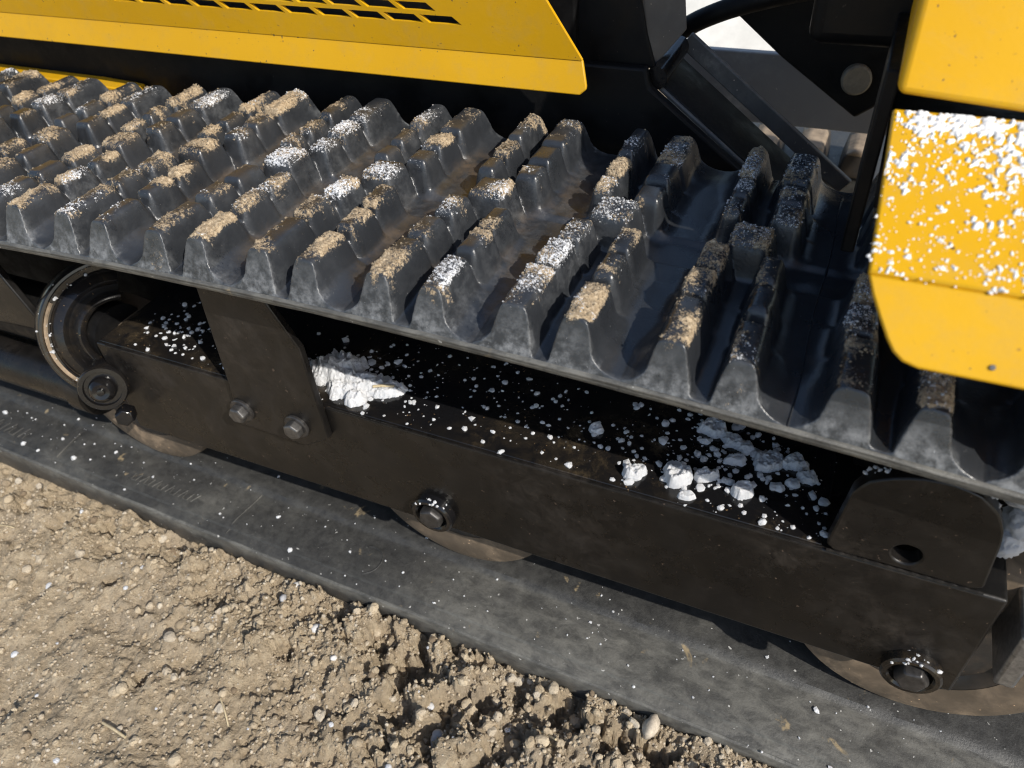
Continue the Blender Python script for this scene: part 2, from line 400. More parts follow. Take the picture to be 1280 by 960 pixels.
def stamp(x, y, r, sign, lift, flat=0.8, amp=1.0):
    i = int(round((x - gx[i0]) / GD)) + i0; j = int(round((y - gy[j0]) / GD)) + j0; w = int(r / GD) + 2
    a, b, c, d = max(i - w, i0), min(i + w + 1, core[-1] + 1), max(j - w, j0), min(j + w + 1, cy[-1] + 1)
    if b - a < 2 or d - c < 2: return
    X = GX[a:b, c:d]; Y = GY[a:b, c:d]
    ang = np.arctan2(Y - y, X - x); k = x * 913 + y * 517
    rr = r * (1 + 0.16 * np.sin(3 * ang + k) + 0.10 * np.sin(5 * ang + 2 * k))
    q = 1 - ((X - x) ** 2 + (Y - y) ** 2) / rr ** 2
    hc = H[min(i, H.shape[0] - 1), min(j, H.shape[1] - 1)]
    if sign > 0:
        dome = hc + lift + np.sqrt(np.clip(q, 0, 1)) * r * flat - r * 0.30
        H[a:b, c:d] = np.where(q > 0, np.maximum(H[a:b, c:d], dome), H[a:b, c:d])
    else:
        H[a:b, c:d] -= np.clip(q, 0, 1) ** 0.6 * amp
# lug prints and holes left in the soil
for x, y, r, dpt in ((0.122, -0.006, .013, .024), (0.116, -0.034, .012, .022), (0.120, -0.062, .013, .022), (0.155, -0.047, .011, .020),
                     (0.084, -0.020, .010, .018), (0.093, -0.042, .009, .014), (0.172, -0.036, .010, .014), (0.15, -0.075, .012, .02),
                     (0.050, -0.016, .008, .013), (-0.147, -0.060, .006, .012), (-0.06, -0.115, .005, .010), (0.235, -0.020, .013, .018),
                     (0.265, -0.030, .012, .018), (0.30, -0.022, .012, .02), (0.19, -0.085, .012, .018), (0.31, -0.05, .014, .02),
                     (0.02, -0.055, .006, .012), (-0.24, -0.030, .010, .012), (-0.20, -0.018, .009, .014), (0.25, -0.07, .014, .018)):
    stamp(x, y, r * 1.25, -1, 0, amp=dpt * 1.35)
nG = 46000
px = rng.uniform(-0.44, 0.44, nG); py = rng.uniform(-0.26, 0.012, nG)
fine_ = np.clip(0.55 + 1.6 * px + 0.55 * np.clip(1 + py / 0.07, 0, 1), 0.35, 1)
pr = (0.0011 + 0.0017 * rng.random(nG) ** 2.0) * fine_
clod = rng.random(nG) < (0.002 + 0.050 * np.clip((px - 0.0) * 4, 0, 1) + 0.020 * np.clip(1 + py / 0.05, 0, 1))
pr = np.where(clod, rng.uniform(0.0035, 0.0085, nG), pr)
order = np.argsort(-pr)
lift = rng.uniform(-0.2, 0.75, nG)
for i in order: stamp(px[i], py[i], pr[i], 1, lift[i] * min(pr[i], 0.002), 1.0)
H += (fbm(GX / 0.0028, GY / 0.0028, 41, 2) - 0.5) * 0.0014 * (np.abs(GX) < 0.6) * (np.abs(GY) < 0.4)
EDGE_Y = -0.018 * GX - 0.0012
H = np.where(GY > EDGE_Y - 0.001, np.minimum(H, GZ - 0.004), np.minimum(H, -0.2695 + 0.006 * sstep(0.003, 0.028, EDGE_Y - GY) + 0.002 * (fbm(GX / 0.01, GY / 0.01, 401, 2) - 0.5)))
nx, ny = H.shape
idx = np.arange(nx * ny).reshape(nx, ny)
gf = np.stack([idx[:-1, :-1], idx[1:, :-1], idx[1:, 1:], idx[:-1, 1:]], -1).reshape(-1, 4)
ground = tag(from_np("ground", np.stack([GX, GY, H], -1).reshape(-1, 3), gf, M_SOIL), kind="structure")
def gh(x, y):
    return H[int(np.clip(round((x - gx[i0]) / GD) + i0, 0, nx - 1)), int(np.clip(round((y - gy[j0]) / GD) + j0, 0, ny - 1))]
# loose crumbs of soil lying on the ground
for nm, nL, r0, r1, sub in (("soil_crumbs", 30000, 0.00045, 0.0010, 1), ("soil_clods", 1900, 0.0012, 0.0026, 2)):
    lx = rng.uniform(-0.43, 0.43, nL); ly = -0.004 - 0.245 * rng.random(nL) ** 1.1
    lr = r0 + r1 * rng.random(nL) ** 2.2
    keep = rng.random(nL) < np.clip(0.50 + 1.6 * lx + 0.6 * np.clip(1 + ly / 0.08, 0, 1), 0.38, 1)
    lx, ly, lr = lx[keep], ly[keep], lr[keep]
    tag(lumps(nm, [(x, y, gh(x, y) + r * 0.45) for x, y, r in zip(lx, ly, lr)], lr, 0.85, sub, M_GRAIN, seed=5 + sub, amp=0.42, attrs={"tint": rng.random(len(lr))}, smooth=False),
        "loose tan soil crumbs lying over the bare ground" if sub == 1 else "small tan clods of crumbly soil strewn over the bare ground", "soil", kind="stuff")

# ------------------------------------------------------------------ the machine
loader = tag(empty("track_loader", (0, 0, GZ)), "yellow and black tracked loader with ribbed rubber track, dusted with snow and soil", "loader")
loader.location = (0, 0, 0)

# ---- rubber track: the upper run as one profiled surface, the lugs cut out of it as parts
P = 0.072; W = 0.213
SEG = [  # centre x, half width, y0, y1, top offset (mm)
    (-17.4, 6.7, -6, 43.5, 0.0), (-17.6, 6.6, 47, 68, 0.6), (-16.0, 6.4, 71.5, 93, -0.2),
    (12.0, 6.2, -6, 37.5, -0.3), (12.6, 5.5, 42, 64, 0.2), (11.8, 5.4, 68, 90, -0.5),
    (-3.0, 10.3, 97.5, 119, 0.4),
    (-16.0, 5.2, 125, 141.5, -0.6), (-16.4, 5.2, 146, 166, 0.0), (-16.8, 5.2, 170.5, 219, 0.2),
    (10.2, 7.0, 124, 141, -0.4), (9.6, 7.2, 145, 166, 0.1), (9.2, 7.6, 170, 219, 0.3)]
KMIN, KMAX = -8, 9
def z_run(x):
    k = x / P; return 0.004 - 0.0006 * np.clip(k - 1.2, -4.2, 6) ** 2
tx = np.concatenate([np.arange(KMIN * P - P / 2, -0.50, 0.003), np.arange(-0.50, 0.46, 0.00095), np.arange(0.46, KMAX * P + P / 2, 0.003)])
ty = np.concatenate([np.arange(0, 0.0145, 0.00042), np.arange(0.0145, 0.199, 0.00095), np.arange(0.199, W + 1e-6, 0.0005)])
ty[-1] = W
TX, TY = np.meshgrid(tx, ty, indexing='ij')
K = np.floor(TX / P + 0.5); U = (TX - K * P) * 1000; Ym = TY * 1000
edge = np.minimum(TY, W - TY) * 1000
base = 7.8 - 2.3 * (1 - sstep(0, 26, edge)) - 2.6 * (sstep(93.5, 97, Ym) - sstep(118, 122, Ym))
base += 2.6 * np.exp(-((U - 32 + 72 * (U < -4)) / 9.0) ** 2 - ((Ym - 105) / 7.0) ** 2) * (_hash(K - (U < -4), K * 0 + 3, 5) > 0.35)
base += (fbm(TX / 0.03, TY / 0.03, 61, 3) - 0.5) * 1.2
best = np.full(TX.shape, -1e9); who = np.full(TX.shape, -1, np.int16); dmin = np.full(TX.shape, 1e3); LUG = np.full(TX.shape, -50.0)
def rbox(cx, hw, yc, hy, r=2.4):
    dx = np.abs(U - cx) - hw + r; dy = np.abs(Ym - yc) - hy + r
    return np.sqrt(np.maximum(dx, 0) ** 2 + np.maximum(dy, 0) ** 2) + np.minimum(np.maximum(dx, dy), 0) - r
# the low webs that tie the blocks of one bar together
for cx, hw, y0, y1 in ((-17.2, 5.6, -6, 92), (12.1, 4.8, -6, 89), (-16.4, 4.2, 126, 219), (9.7, 5.8, 125, 219)):
    d = rbox(cx, hw, (y0 + y1) / 2, (y1 - y0) / 2); dmin = np.minimum(dmin, d)
    LUG = np.maximum(LUG, 20.0 - 5.0 * 0.8 * np.logaddexp(0, d / 0.8))
for s, (cx, hw, y0, y1, dz) in enumerate(SEG):
    j1 = _hash(K, K * 0 + s, 91) - 0.5; j2 = _hash(K, K * 0 + s, 92) - 0.5; j3 = _hash(K, K * 0 + s, 93) - 0.5
    cxx = cx + j1 * 1.6; hww = hw * (1 + 0.10 * j2); yc = (y0 + y1) / 2 + j3 * 1.4; hy = (y1 - y0) / 2
    wob = (fbm(TX / 0.009, TY / 0.009, 70 + s, 2) - 0.5) * 0.9
    d = rbox(cxx, hww, yc, hy) + wob
    dmin = np.minimum(dmin, d)
    soft = 0.8 * np.logaddexp(0, d / 0.8)
    top = 28.0 + dz + j3 * 1.5 - 1.2 * (1 - sstep(4, 28, Ym)) * (s in (0, 3))
    zl = top - 5.0 * soft - 0.012 * np.clip(d + hww, 0, hww) ** 2
    LUG = smax(LUG, zl, 1.6)
    up = zl > best; best = np.where(up, zl, best); who = np.where(up, s, who)
R = np.where((U > -11.5) & (U < 6.5) & ((Ym < 95) | (Ym > 122)), 7.0, 16.0 - 5.5 * sstep(14, 48, edge))
q_ = R - np.clip(dmin, 0, R)
fil = base + R - np.sqrt(np.maximum(R ** 2 - q_ ** 2, 0)) - 0.2
Z = smax(fil, LUG, 1.6)
rise = Z - base
side = 5.0 + 2.7 * edge
Z = smin(Z, side, 0.7)
topm = sstep(-4.2, -1.2, best - 26.2) * (best > base + 6) * sstep(6.5, 10.5, edge + 5.0 * (fbm(TX / 0.006, TY / 0.006, 77, 3) - 0.5))
endface = (side < best + 1.0) * sstep(3.0, 9.0, Z)
# caked soil and snow
nA = fbm(TX / 0.022, TY / 0.022, 101, 4); nB = fbm(TX / 0.030, TY / 0.026, 111, 4); nC = fbm(TX / 0.0035, TY / 0.0035, 121, 3)
endw = 1 - sstep(0, 34, Ym)
vs = _hash(K, who * 1.0, 301) - 0.5; vw = _hash(K, who * 1.0, 302) - 0.5
soil = topm * np.clip(0.33 + 1.5 * (nA - 0.5) + 0.14 * endw + 0.36 * vs, 0, 1)
soil = np.maximum(soil, sstep(3, 14, rise) * np.clip(2.4 * (fbm(TX / 0.016, TY / 0.012, 131, 4) - 0.60), 0, 1))
snow = topm * np.clip(0.085 + 1.45 * (nB - 0.5) + 0.28 * endw * (nC > 0.42) + 0.30 * vw, 0, 1)
crust = np.clip(np.maximum(soil - 0.25, snow - 0.25), 0, 1)
Z = Z + np.clip(crust * 1.3, 0, 0.6) * (0.6 + 6.0 * (nC - 0.40)) * topm
dirt_shade = np.clip(1 - rise / 5.0, 0, 1) * sstep(18, 40, edge) * np.clip(0.35 + 2.2 * (nA - 0.45) - 0.9 * sstep(0.12, 0.26, TX), 0, 1)  # floor film, cut at right: the fender's shade put into the colour
dust = np.clip(0.10 + 0.62 * (1 - sstep(0, 11, edge)) * (rise > 2.5) + 0.5 * (nB - 0.5) + 0.35 * (1 - sstep(0, 5, edge)) - 0.15 * sstep(0.18, 0.26, TX), 0, 1)  # dust, also thinned at right to paint in the fender's shade
Zm = Z * 0.001 + z_run(TX)
co = np.stack([TX, TY, Zm], -1)
du = np.gradient(co, axis=0); dv = np.gradient(co, axis=1)
nor = np.cross(du, dv); nor /= np.linalg.norm(nor, axis=-1, keepdims=True)
ntx, nty = TX.shape
tid = np.arange(ntx * nty).reshape(ntx, nty)
tf = np.stack([tid[:-1, :-1], tid[1:, :-1], tid[1:, 1:], tid[:-1, 1:]], -1).reshape(-1, 4)
cellK = K[:-1, :-1].astype(int); cellS = who[:-1, :-1].astype(int)
isl = (np.maximum(best, LUG) > base + 3.0)[:-1, :-1]
lab = np.where(isl, (cellK - KMIN + 1) * 100 + cellS, -1).reshape(-1)
flat_co = co.reshape(-1, 3); flat_n = nor.reshape(-1, 3)
A = {"soil": soil.reshape(-1), "snow": snow.reshape(-1), "dirt_shade": dirt_shade.reshape(-1), "dust": dust.reshape(-1)}
def sub_mesh(name, faces, parent):
    u, inv = np.unique(faces, return_inverse=True)
    return from_np(name, flat_co[u], inv.reshape(-1, 4), M_TREAD, parent, {k: v[u] for k, v in A.items()}, flat_n[u])
track = sub_mesh("rubber_track", tf[lab == -1], loader)
srt = np.argsort(lab, kind='stable'); ls = lab[srt]; cut = np.flatnonzero(np.diff(ls)) + 1
for grp in np.split(srt, cut):
    if lab[grp[0]] >= 0 and len(grp) > 6: sub_mesh("lug", tf[grp], track)
# near and far edges and inner face of the upper run
lip = np.array([(0.0, 5.1), (-1.6, 4.8), (-2.2, 3.9), (-1.3, 3.2), (-2.0, 2.4), (-1.2, 1.5), (-1.5, 0.6), (-0.1, 0.0), (4, -0.3), (106, -0.5), (209, -0.3), (213.2, 0.4), (213.4, 4.4), (213.0, 5.1)]) / 1000
lx_ = np.arange(tx[0], tx[-1], 0.004); LX, LI = np.meshgrid(lx_, np.arange(len(lip)), indexing='ij')
LYv = lip[LI, 0] + (fbm(LX / 0.02, LI * 1.0, 131, 3) - 0.5) * 0.0007 * (lip[LI, 0] < 0.003); LZ = lip[LI, 1] + z_run(LX) + (fbm(LX / 0.03, LI * 3.0, 141, 2) - 0.5) * 0.0005
lid = np.arange(LX.size).reshape(LX.shape)
lf = np.stack([lid[:-1, :-1], lid[:-1, 1:], lid[1:, 1:], lid[1:, :-1]], -1).reshape(-1, 4)
from_np("belt_edge", np.stack([LX, LYv, LZ], -1).reshape(-1, 3), lf, M_BELT, track, {"dust": np.full(LX.size, 2.2)})
# mould seam across the belt
sx = 4 * P + 0.0345
sy = np.arange(0.0, 0.205, 0.002)
def z_at(x, y): return Zm[np.searchsorted(tx, x), min(np.searchsorted(ty, y), nty - 1)]
bm = bmesh.new(); prev = None
for y in sy:
    x = sx + 0.0006 * math.sin(y * 60); z = z_at(x, y)
    ring = [bm.verts.new(p) for p in ((x - 0.0007, y, z - 0.0004), (x, y, z + 0.0007), (x + 0.0007, y, z - 0.0004))]
    if prev:
        for a in (0, 1): bm.faces.new((prev[a], prev[a + 1], ring[a + 1], ring[a]))
    prev = ring
from_bm("mould_seam", bm, M_TREAD, track)

# ---- lower run of the track, lying on the ground
bx = np.arange(-0.72, 0.74, 0.003); prof = [(0.002, -0.300), (-0.001, -0.286), (-0.0012, -0.2730), (-0.0010, -0.2648), (-0.0004, -0.2632), (0.0010, -0.2626), (0.0014, -0.2617), (0.0050, -0.2608), (0.0088, -0.2604), (0.0098, -0.2586), (0.0125, -0.2582)]
prof += [(y, -0.2584 + 0.0006 * math.sin(y * 60)) for y in np.arange(0.017, 0.048, 0.003)] + [(0.049, -0.2578), (0.052, -0.2556), (0.056, -0.2548)] + [(y, -0.2548) for y in np.arange(0.060, 0.088, 0.004)]
prof += [(0.090, -0.2535), (0.094, -0.246), (0.119, -0.246), (0.123, -0.2535), (0.16, -0.2548), (0.205, -0.258), (0.213, -0.263), (0.213, -0.300)]
prof = np.array(prof); BX, BI = np.meshgrid(bx, np.arange(len(prof)), indexing='ij')
BY = prof[BI, 0] - 0.018 * BX + (fbm(BX / 0.035, BI * 0.0 + 2.0, 151, 3) - 0.5) * 0.003 * (BI < 3) * 0.4
BZ = prof[BI, 1] + (fbm(BX / 0.02, BY / 0.02, 161, 4) - 0.5) * 0.0020 + (fbm(BX / 0.15, BI * 0.0, 171, 2) - 0.5) * 0.004
bid = np.arange(BX.size).reshape(BX.shape)
bf = np.stack([bid[:-1, :-1], bid[1:, :-1], bid[1:, 1:], bid[:-1, 1:]], -1).reshape(-1, 4)
bdust_glint = np.clip(0.15 + 0.85 * sstep(0.05, 0.22, BX), 0, 1) * (1 - sstep(0.046, 0.052, prof[BI, 0])) + 0.1 + 0.9 * ((BI > 2) & (BI < 6))  # dust, plus the outer edge's highlight painted as a lighter line
from_np("lower_run", np.stack([BX, BY, BZ], -1).reshape(-1, 3), bf, M_BELT, track, {"dust": bdust_glint.reshape(-1)}).data.set_sharp_from_angle(angle=0.45)
def lz(x, y):
    i = int(np.clip(round((x + 0.72) / 0.003), 0, len(bx) - 1)); j = int(np.argmin(np.abs(BY[i] - y) + (prof[:, 1] < -0.262))); return BZ[i, j]
def strip(name, a, b, w, h, mat=M_BELT):
    a = Vector((a[0], a[1], 0)); b = Vector((b[0], b[1], 0)); d = (b - a).normalized(); s = Vector((-d.y, d.x, 0)) * w / 2; bm = bmesh.new(); prev = None
    n = max(2, int((b - a).length / 0.004))
    for i in range(n + 1):
        c = a.lerp(b, i / n); z = lz(c.x, c.y)
        ring = [bm.verts.new((*(c - s).xy, z - 0.0006)), bm.verts.new((*(c - s * 0.5).xy, z + h)), bm.verts.new((*(c + s * 0.5).xy, z + h)), bm.verts.new((*(c + s).xy, z - 0.0006))]
        if prev:
            for q in range(3): bm.faces.new((prev[q], prev[q + 1], ring[q + 1], ring[q]))
        else: bm.faces.new(ring)
        prev = ring
    bm.faces.new(prev[::-1])
    o = from_bm(name, bm, mat, track); me = o.data
    at = me.attributes.new("dust", 'FLOAT', 'POINT'); at.data.foreach_set("value", np.full(len(me.vertices), 0.55, np.float32))
    return o
strip("mould_line", (-0.285, 0.016), (-0.287, 0.047), 0.0013, 0.0007)
strip("mould_line", (-0.079, 0.006), (-0.075, 0.049), 0.0013, 0.0007)
# raised lettering, too worn to read: slanted strokes
def lettering(x0, x1, n, ys, h):
    for i in range(n):
        t = i / (n - 1); x = x0 + (x1 - x0) * t; y = ys + 0.018 * (-x) - 0.0006
        strip("raised_letter_stroke", (x - 0.002, y), (x + 0.002 * ((i % 3) - 1), y + h * (0.75 + 0.25 * ((i * 7) % 3) / 2)), 0.0012, 0.0007)
        if i % 3 == 0 and i < n - 1: strip("raised_letter_stroke", (x - 0.0015, y), (x + (x1 - x0) / (n - 1) * 0.8, y - 0.0002), 0.0012, 0.0007)
lettering(-0.196, -0.126, 15, 0.0185, 0.0085)
lettering(-0.392, -0.335, 10, 0.0155, 0.0125)
# round moulded boss
bm = bmesh.new(); ang = [i * math.pi / 24 for i in range(7, 33)]; prev = None
for a in ang:
    c = (0.047, 0.0245); ring = []
    for r, h in ((0.0118, -0.0005), (0.0123, 0.0006), (0.0128, 0.0006), (0.0133, -0.0005)):
        x = c[0] + r * math.cos(a - 2.2); y = c[1] + r * math.sin(a - 2.2); ring.append(bm.verts.new((x, y, lz(x, y) + h)))
    if prev:
        for q in range(3): bm.faces.new((prev[q], prev[q + 1], ring[q + 1], ring[q]))
    prev = ring
from_bm("moulded_ring", bm, M_BELT, track)

# ---- track frame beam
bm = bmesh.new()
sec = [(0.025, -0.182), (0.025, -0.096), (0.116, -0.096), (0.116, -0.182), (0.110, -0.182), (0.110, -0.1025), (0.0315, -0.1025), (0.0315, -0.182)]
for x in (-0.152, 0.435):
    pass
A0 = [bm.verts.new((-0.152, y, z)) for y, z in sec]; A1 = [bm.verts.new((0.435, y, z)) for y, z in sec]
for i in range(len(sec)):
    j = (i + 1) % len(sec); bm.faces.new((A0[i], A0[j], A1[j], A1[i]))
for V in (A0, A1):
    bm.faces.new((V[0], V[1], V[6], V[7])); bm.faces.new((V[1], V[2], V[5], V[6])); bm.faces.new((V[2], V[3], V[4], V[5]))
frame = from_bm("track_frame", bm, M_FRAME, loader, 0.0018, 3)
box("light_leak_block", -0.70, 0.60, 0.122, 0.130, -0.24, -0.012, M_BLACK, frame)  # added black wall, keeps light from leaking in behind the beam
box("wet_top_skin", -0.150, 0.352, 0.0275, 0.1155, -0.0972, -0.0954, M_GLOSS, frame, 0.0005)
GUS = [(0.353, -0.0945), (0.357, -0.052), (0.361, -0.043), (0.369, -0.037), (0.380, -0.0325), (0.392, -0.031), (0.404, -0.0335), (0.413, -0.041), (0.4185, -0.051), (0.4205, -0.060), (0.4235, -0.0945)]
plate_with_hole("gusset_plate", GUS, (0.388, -0.0835), 0.0066, 0.0254, 0.0345, M_FRAME, frame, 0.0010)
prism("gusset_backing", [(0.360, -0.0945), (0.362, -0.045), (0.372, -0.030), (0.40, -0.022), (0.42, -0.032), (0.424, -0.0945)], 0.088, 0.096, M_FRAME, frame)
prism("guard_plate", [(-0.016, -0.010), (0.034, -0.010), (0.0365, -0.018), (0.050, -0.045), (0.0515, -0.119), (0.030, -0.133), (-0.026, -0.131), (-0.0215, -0.086)], 0.0195, 0.0246, M_FRAME, frame, 0.0009)
def weld(name, a, b, r, n):
    V = [Vector(a).lerp(Vector(b), i / (n - 1)) for i in range(n)]
    bm = bmesh.new(); rings = []
    for i, c in enumerate(V):
        rr = r * (0.85 + 0.12 * math.sin(i * 0.9) + 0.22 * random.random())
        rings.append([bm.verts.new((c.x, c.y + rr * math.cos(t * math.pi / 4), c.z + rr * math.sin(t * math.pi / 4))) for t in range(8)])
    for R0, R1 in zip(rings[:-1], rings[1:]):
        for t in range(8): bm.faces.new((R0[t], R0[(t + 1) % 8], R1[(t + 1) % 8], R1[t]))
    return from_bm(name, bm, M_FRAME, frame)
weld("weld_bead", (0.354, 0.0252, -0.0952), (0.424, 0.0252, -0.0952), 0.0009, 90)
weld("weld_bead", (-0.02, 0.0255, -0.0965), (-0.142, 0.0255, -0.0968), 0.0009, 120)
weld("weld_bead", (0.052, 0.0255, -0.0962), (0.352, 0.0255, -0.0966), 0.0008, 260)
for x, z in ((-0.0177, -0.1150), (0.0279, -0.1146)):
    w = lathe("washer", [(0, 0.0022), (0.0085, 0.0022), (0.0092, 0.0016), (0.0092, 0)], (x, 0.0195, z), (0, -1, 0), M_DARKST, frame, 28)
    hexhead("bolt_head", (x, 0.0175, z), (0.05, -1, 0.03), 0.0066, 0.0062, M_BOLT, frame, 0.2 + x * 9)
def axle_bolt(x, z, hexroll):
    lathe("retaining_ring", [(0.0105, 0), (0.0105, 0.0055), (0.0118, 0.0068), (0.0140, 0.0068), (0.0152, 0.0055), (0.0152, 0)], (x, 0.0252, z), (0, -1, 0), M_GLOSS, frame, 40)
    hexhead("axle_bolt", (x, 0.0252, z), (0.05, -1, 0.05), 0.0088, 0.0105, M_DARKST, frame, hexroll)
axle_bolt(0.1212, -0.1665, 0.4); axle_bolt(0.4125, -0.1705, 0.1)
# ---- road wheels inside the frame
for i, x in enumerate((0.422, 0.118, -0.186)):
    wh = lathe("road_wheel", [(0, 0.0), (0.020, 0.0), (0.022, -0.004), (0.040, -0.006), (0.043, -0.003), (0.0475, -0.002), (0.048, -0.0025), (0.070, -0.045), (0.0, -0.045)],
               (x, 0.050, -0.1785), (0, -1, 0), M_WHEEL, loader, 72)
    lathe("wheel_tyre", [(0.0476, -0.0018), (0.0560, -0.0004), (0.0665, -0.0008), (0.0735, -0.0025), (0.0752, -0.0065), (0.0758, -0.011), (0.0758, -0.040), (0.070, -0.044)], (x, 0.050, -0.1785), (0, -1, 0), M_TYRE, wh, 72)
# ---- tensioner collar at the frame's front end
CY, CZ = 0.0555, -0.1135
CAX = Vector((0.84, -0.46, 0.28)).normalized()
CM = Matrix.Translation(Vector((-0.168, 0.058, -0.111))) @ frame_to(CAX) @ Matrix.Translation((0, 0, 0.168))
CM2 = CM @ frame_to((0, 0, 1))
def cang(d): return math.atan2(CM2.col[1].xyz.dot(Vector(d)), CM2.col[0].xyz.dot(Vector(d)))
CA = cang((-0.35, -0.8, -0.05))
collar = lathe("tensioner_collar", [(0.054, -0.192), (0.0565, -0.182), (0.0555, -0.1655), (0.0545, -0.1640), (0.0528, -0.1640), (0.0515, -0.1672), (0.0475, -0.1676), (0.0460, -0.1645), (0.0425, -0.1615), (0.0395, -0.1600), (0.0375, -0.1610), (0.0355, -0.1640), (0.0335, -0.1625), (0.0310, -0.1560), (0.0290, -0.1535), (0.0265, -0.1540), (0.0245, -0.157), (0.0235, -0.165), (0.0235, -0.192), (0.054, -0.192)],
               (0, 0, 0), (0, 0, 1), M_GLOSS, loader, 72, CA - 2.0, CA + 2.0, smooth_angle=0.9)
collar.data.transform(CM)
lathe("dust_groove", [(0.0514, -0.1668), (0.0500, -0.1660), (0.0488, -0.1668)], (0, 0, 0), (0, 0, 1), M_DUSTY, collar, 60, CA - 0.9, CA + 0.9).data.transform(CM)
lathe("tension_rod", [(0, -0.60), (0.0234, -0.60), (0.0234, -0.166), (0.0, -0.166)], (0, CY, CZ), (1, 0, 0), M_BLACK, collar, 40)
bd = Vector((0.62, -0.70, 0.28)).normalized(); bp = Vector((-0.1490, 0.0120, -0.1295))
boss = lathe("clamp_boss", [(0, -0.022), (0.0175, -0.022), (0.0175, 0.0), (0.0165, 0.0015), (0.0135, 0.0015), (0.0130, -0.001), (0, -0.001)], bp, bd, M_GLOSS, collar, 40)
lathe("clamp_bolt", [(0.0, 0.0095), (0.0025, 0.0093), (0.0028, 0.0075), (0.006, 0.0080), (0.0085, 0.0060), (0.0098, 0.0020), (0.0098, -0.002)], bp, bd, M_GLOSS, collar, 32)
hexhead("clamp_nut", bp + Vector((0.0105, 0.002, -0.0225)), bd, 0.0075, 0.012, M_GLOSS, collar, 0.5)
lathe("cylinder_barrel", [(0, -0.62), (0.021, -0.62), (0.021, -0.23), (0.024, -0.228), (0.024, -0.212), (0.0, -0.212)], (0, 0.047, -0.176), (1, 0, 0), M_FRAME, loader, 48)
prism("front_guard", [(-0.60, -0.012), (-0.262, -0.012), (-0.236, -0.050), (-0.218, -0.094), (-0.222, -0.106), (-0.30, -0.112), (-0.60, -0.112)], 0.030, 0.036, M_FRAME, loader)
# ---- yellow hood with slotted vent
hood = empty("hood"); hood.parent = loader
def sheet(name, quads, parent, mat, th=0.002, bevel=0.0):
    bm = bmesh.new()
    for q in quads:
        bm.faces.new([bm.verts.new(p) for p in q])
    bmesh.ops.remove_doubles(bm, verts=bm.verts, dist=1e-6)
    me = bpy.data.meshes.new(name); bm.to_mesh(me); bm.free(); me.materials.append(mat)
    o = link(bpy.data.objects.new(name, me), parent)
    md = o.modifiers.new("solid", 'SOLIDIFY'); md.thickness = th; md.offset = 0
    if bevel:
        b = o.modifiers.new("bevel", 'BEVEL'); b.width = bevel; b.segments = 2; b.limit_method = 'ANGLE'
    return o
YH = 0.212
def hp(x, z): return (x, YH - 0.12 * (z - 0.067), z)          # hood face, leaning out slightly
HX0 = -0.75; ZF = 0.067
def xr(z): return 0.157 - 0.62 * (z - ZF)                        # slanted right edge
rows = []; z = 0.0832
quads = []
quads.append([hp(HX0, ZF), hp(xr(ZF), ZF), hp(xr(z), z), hp(HX0, z)])
SW, SH, WEB, GAP = 0.0235, 0.0050, 0.0042, 0.0026
NR = 9
def slot_start(r): return 0.077 - 0.0138 * (r % 2) - 0.0035 * r
for r in range(NR):
    z0, z1 = z, z + SH; sl = 0.0065                                # slots lean to the left going up
    xe = slot_start(r); ns = 12
    edges0 = []; 
    for i in range(ns):
        b = xe - i * (SW + WEB); edges0.append((b - SW, b))
    edges0 = edges0[::-1]
    # solid at left, webs between, solid at right
    quads.append([hp(HX0, z0), hp(edges0[0][0], z0), hp(edges0[0][0] - sl, z1), hp(HX0, z1)])
    for (a, b), (c, d) in zip(edges0[:-1], edges0[1:]): quads.append([hp(b, z0), hp(c, z0), hp(c - sl, z1), hp(b - sl, z1)])
    quads.append([hp(edges0[-1][1], z0), hp(xr(z0), z0), hp(xr(z1), z1), hp(edges0[-1][1] - sl, z1)])
    quads.append([hp(HX0, z1), hp(xr(z1), z1), hp(xr(z1 + GAP), z1 + GAP), hp(HX0, z1 + GAP)])
    z = z1 + GAP
quads.append([hp(HX0, z), hp(xr(z), z), hp(xr(0.24), 0.24), hp(HX0, 0.24)])
sheet("hood_side", quads, hood, M_YEL, 0.0022)
bm = bmesh.new()
fl = [(HX0, ZF), (0.157, ZF), (0.1610, 0.0530), (0.1610, 0.0510), (0.157, 0.0475), (HX0, 0.0480)]
v = [bm.verts.new((x, YH - 0.0004 - (ZF - zz) * 0.30, zz)) for x, zz in fl]; v2 = [bm.verts.new((x, YH + 0.0022 - (ZF - zz) * 0.30, zz - 0.0006)) for x, zz in fl]
bm.faces.new(v); bm.faces.new(v2[::-1])
for i in range(6): bm.faces.new((v[i], v[(i + 1) % 6], v2[(i + 1) % 6], v2[i]))
from_bm("hood_flange", bm, M_YEL, hood, 0.0007)
box("vent_baffle", -0.34, 0.09, 0.226, 0.2285, 0.07, 0.14, M_HOLE, hood, 0.0005)
# ---- chassis behind the track
prism("chassis_side", [(-0.75, -0.22), (0.34, -0.22), (0.34, -0.066), (0.193, 0.0445), (0.190, 0.056), (-0.75, 0.056)], 0.236, 0.2445, M_BLACK, loader, 0.0015)
box("chassis_upper", -0.75, 0.142, 0.240, 0.250, 0.055, 0.24, M_BLACK, loader, 0.002)
prism("side_rail", [(-0.75, 0.0125), (-0.30, 0.0105), (-0.255, 0.0085), (-0.255, -0.020), (-0.75, -0.020)], 0.2165, 0.2345, M_YEL, loader)
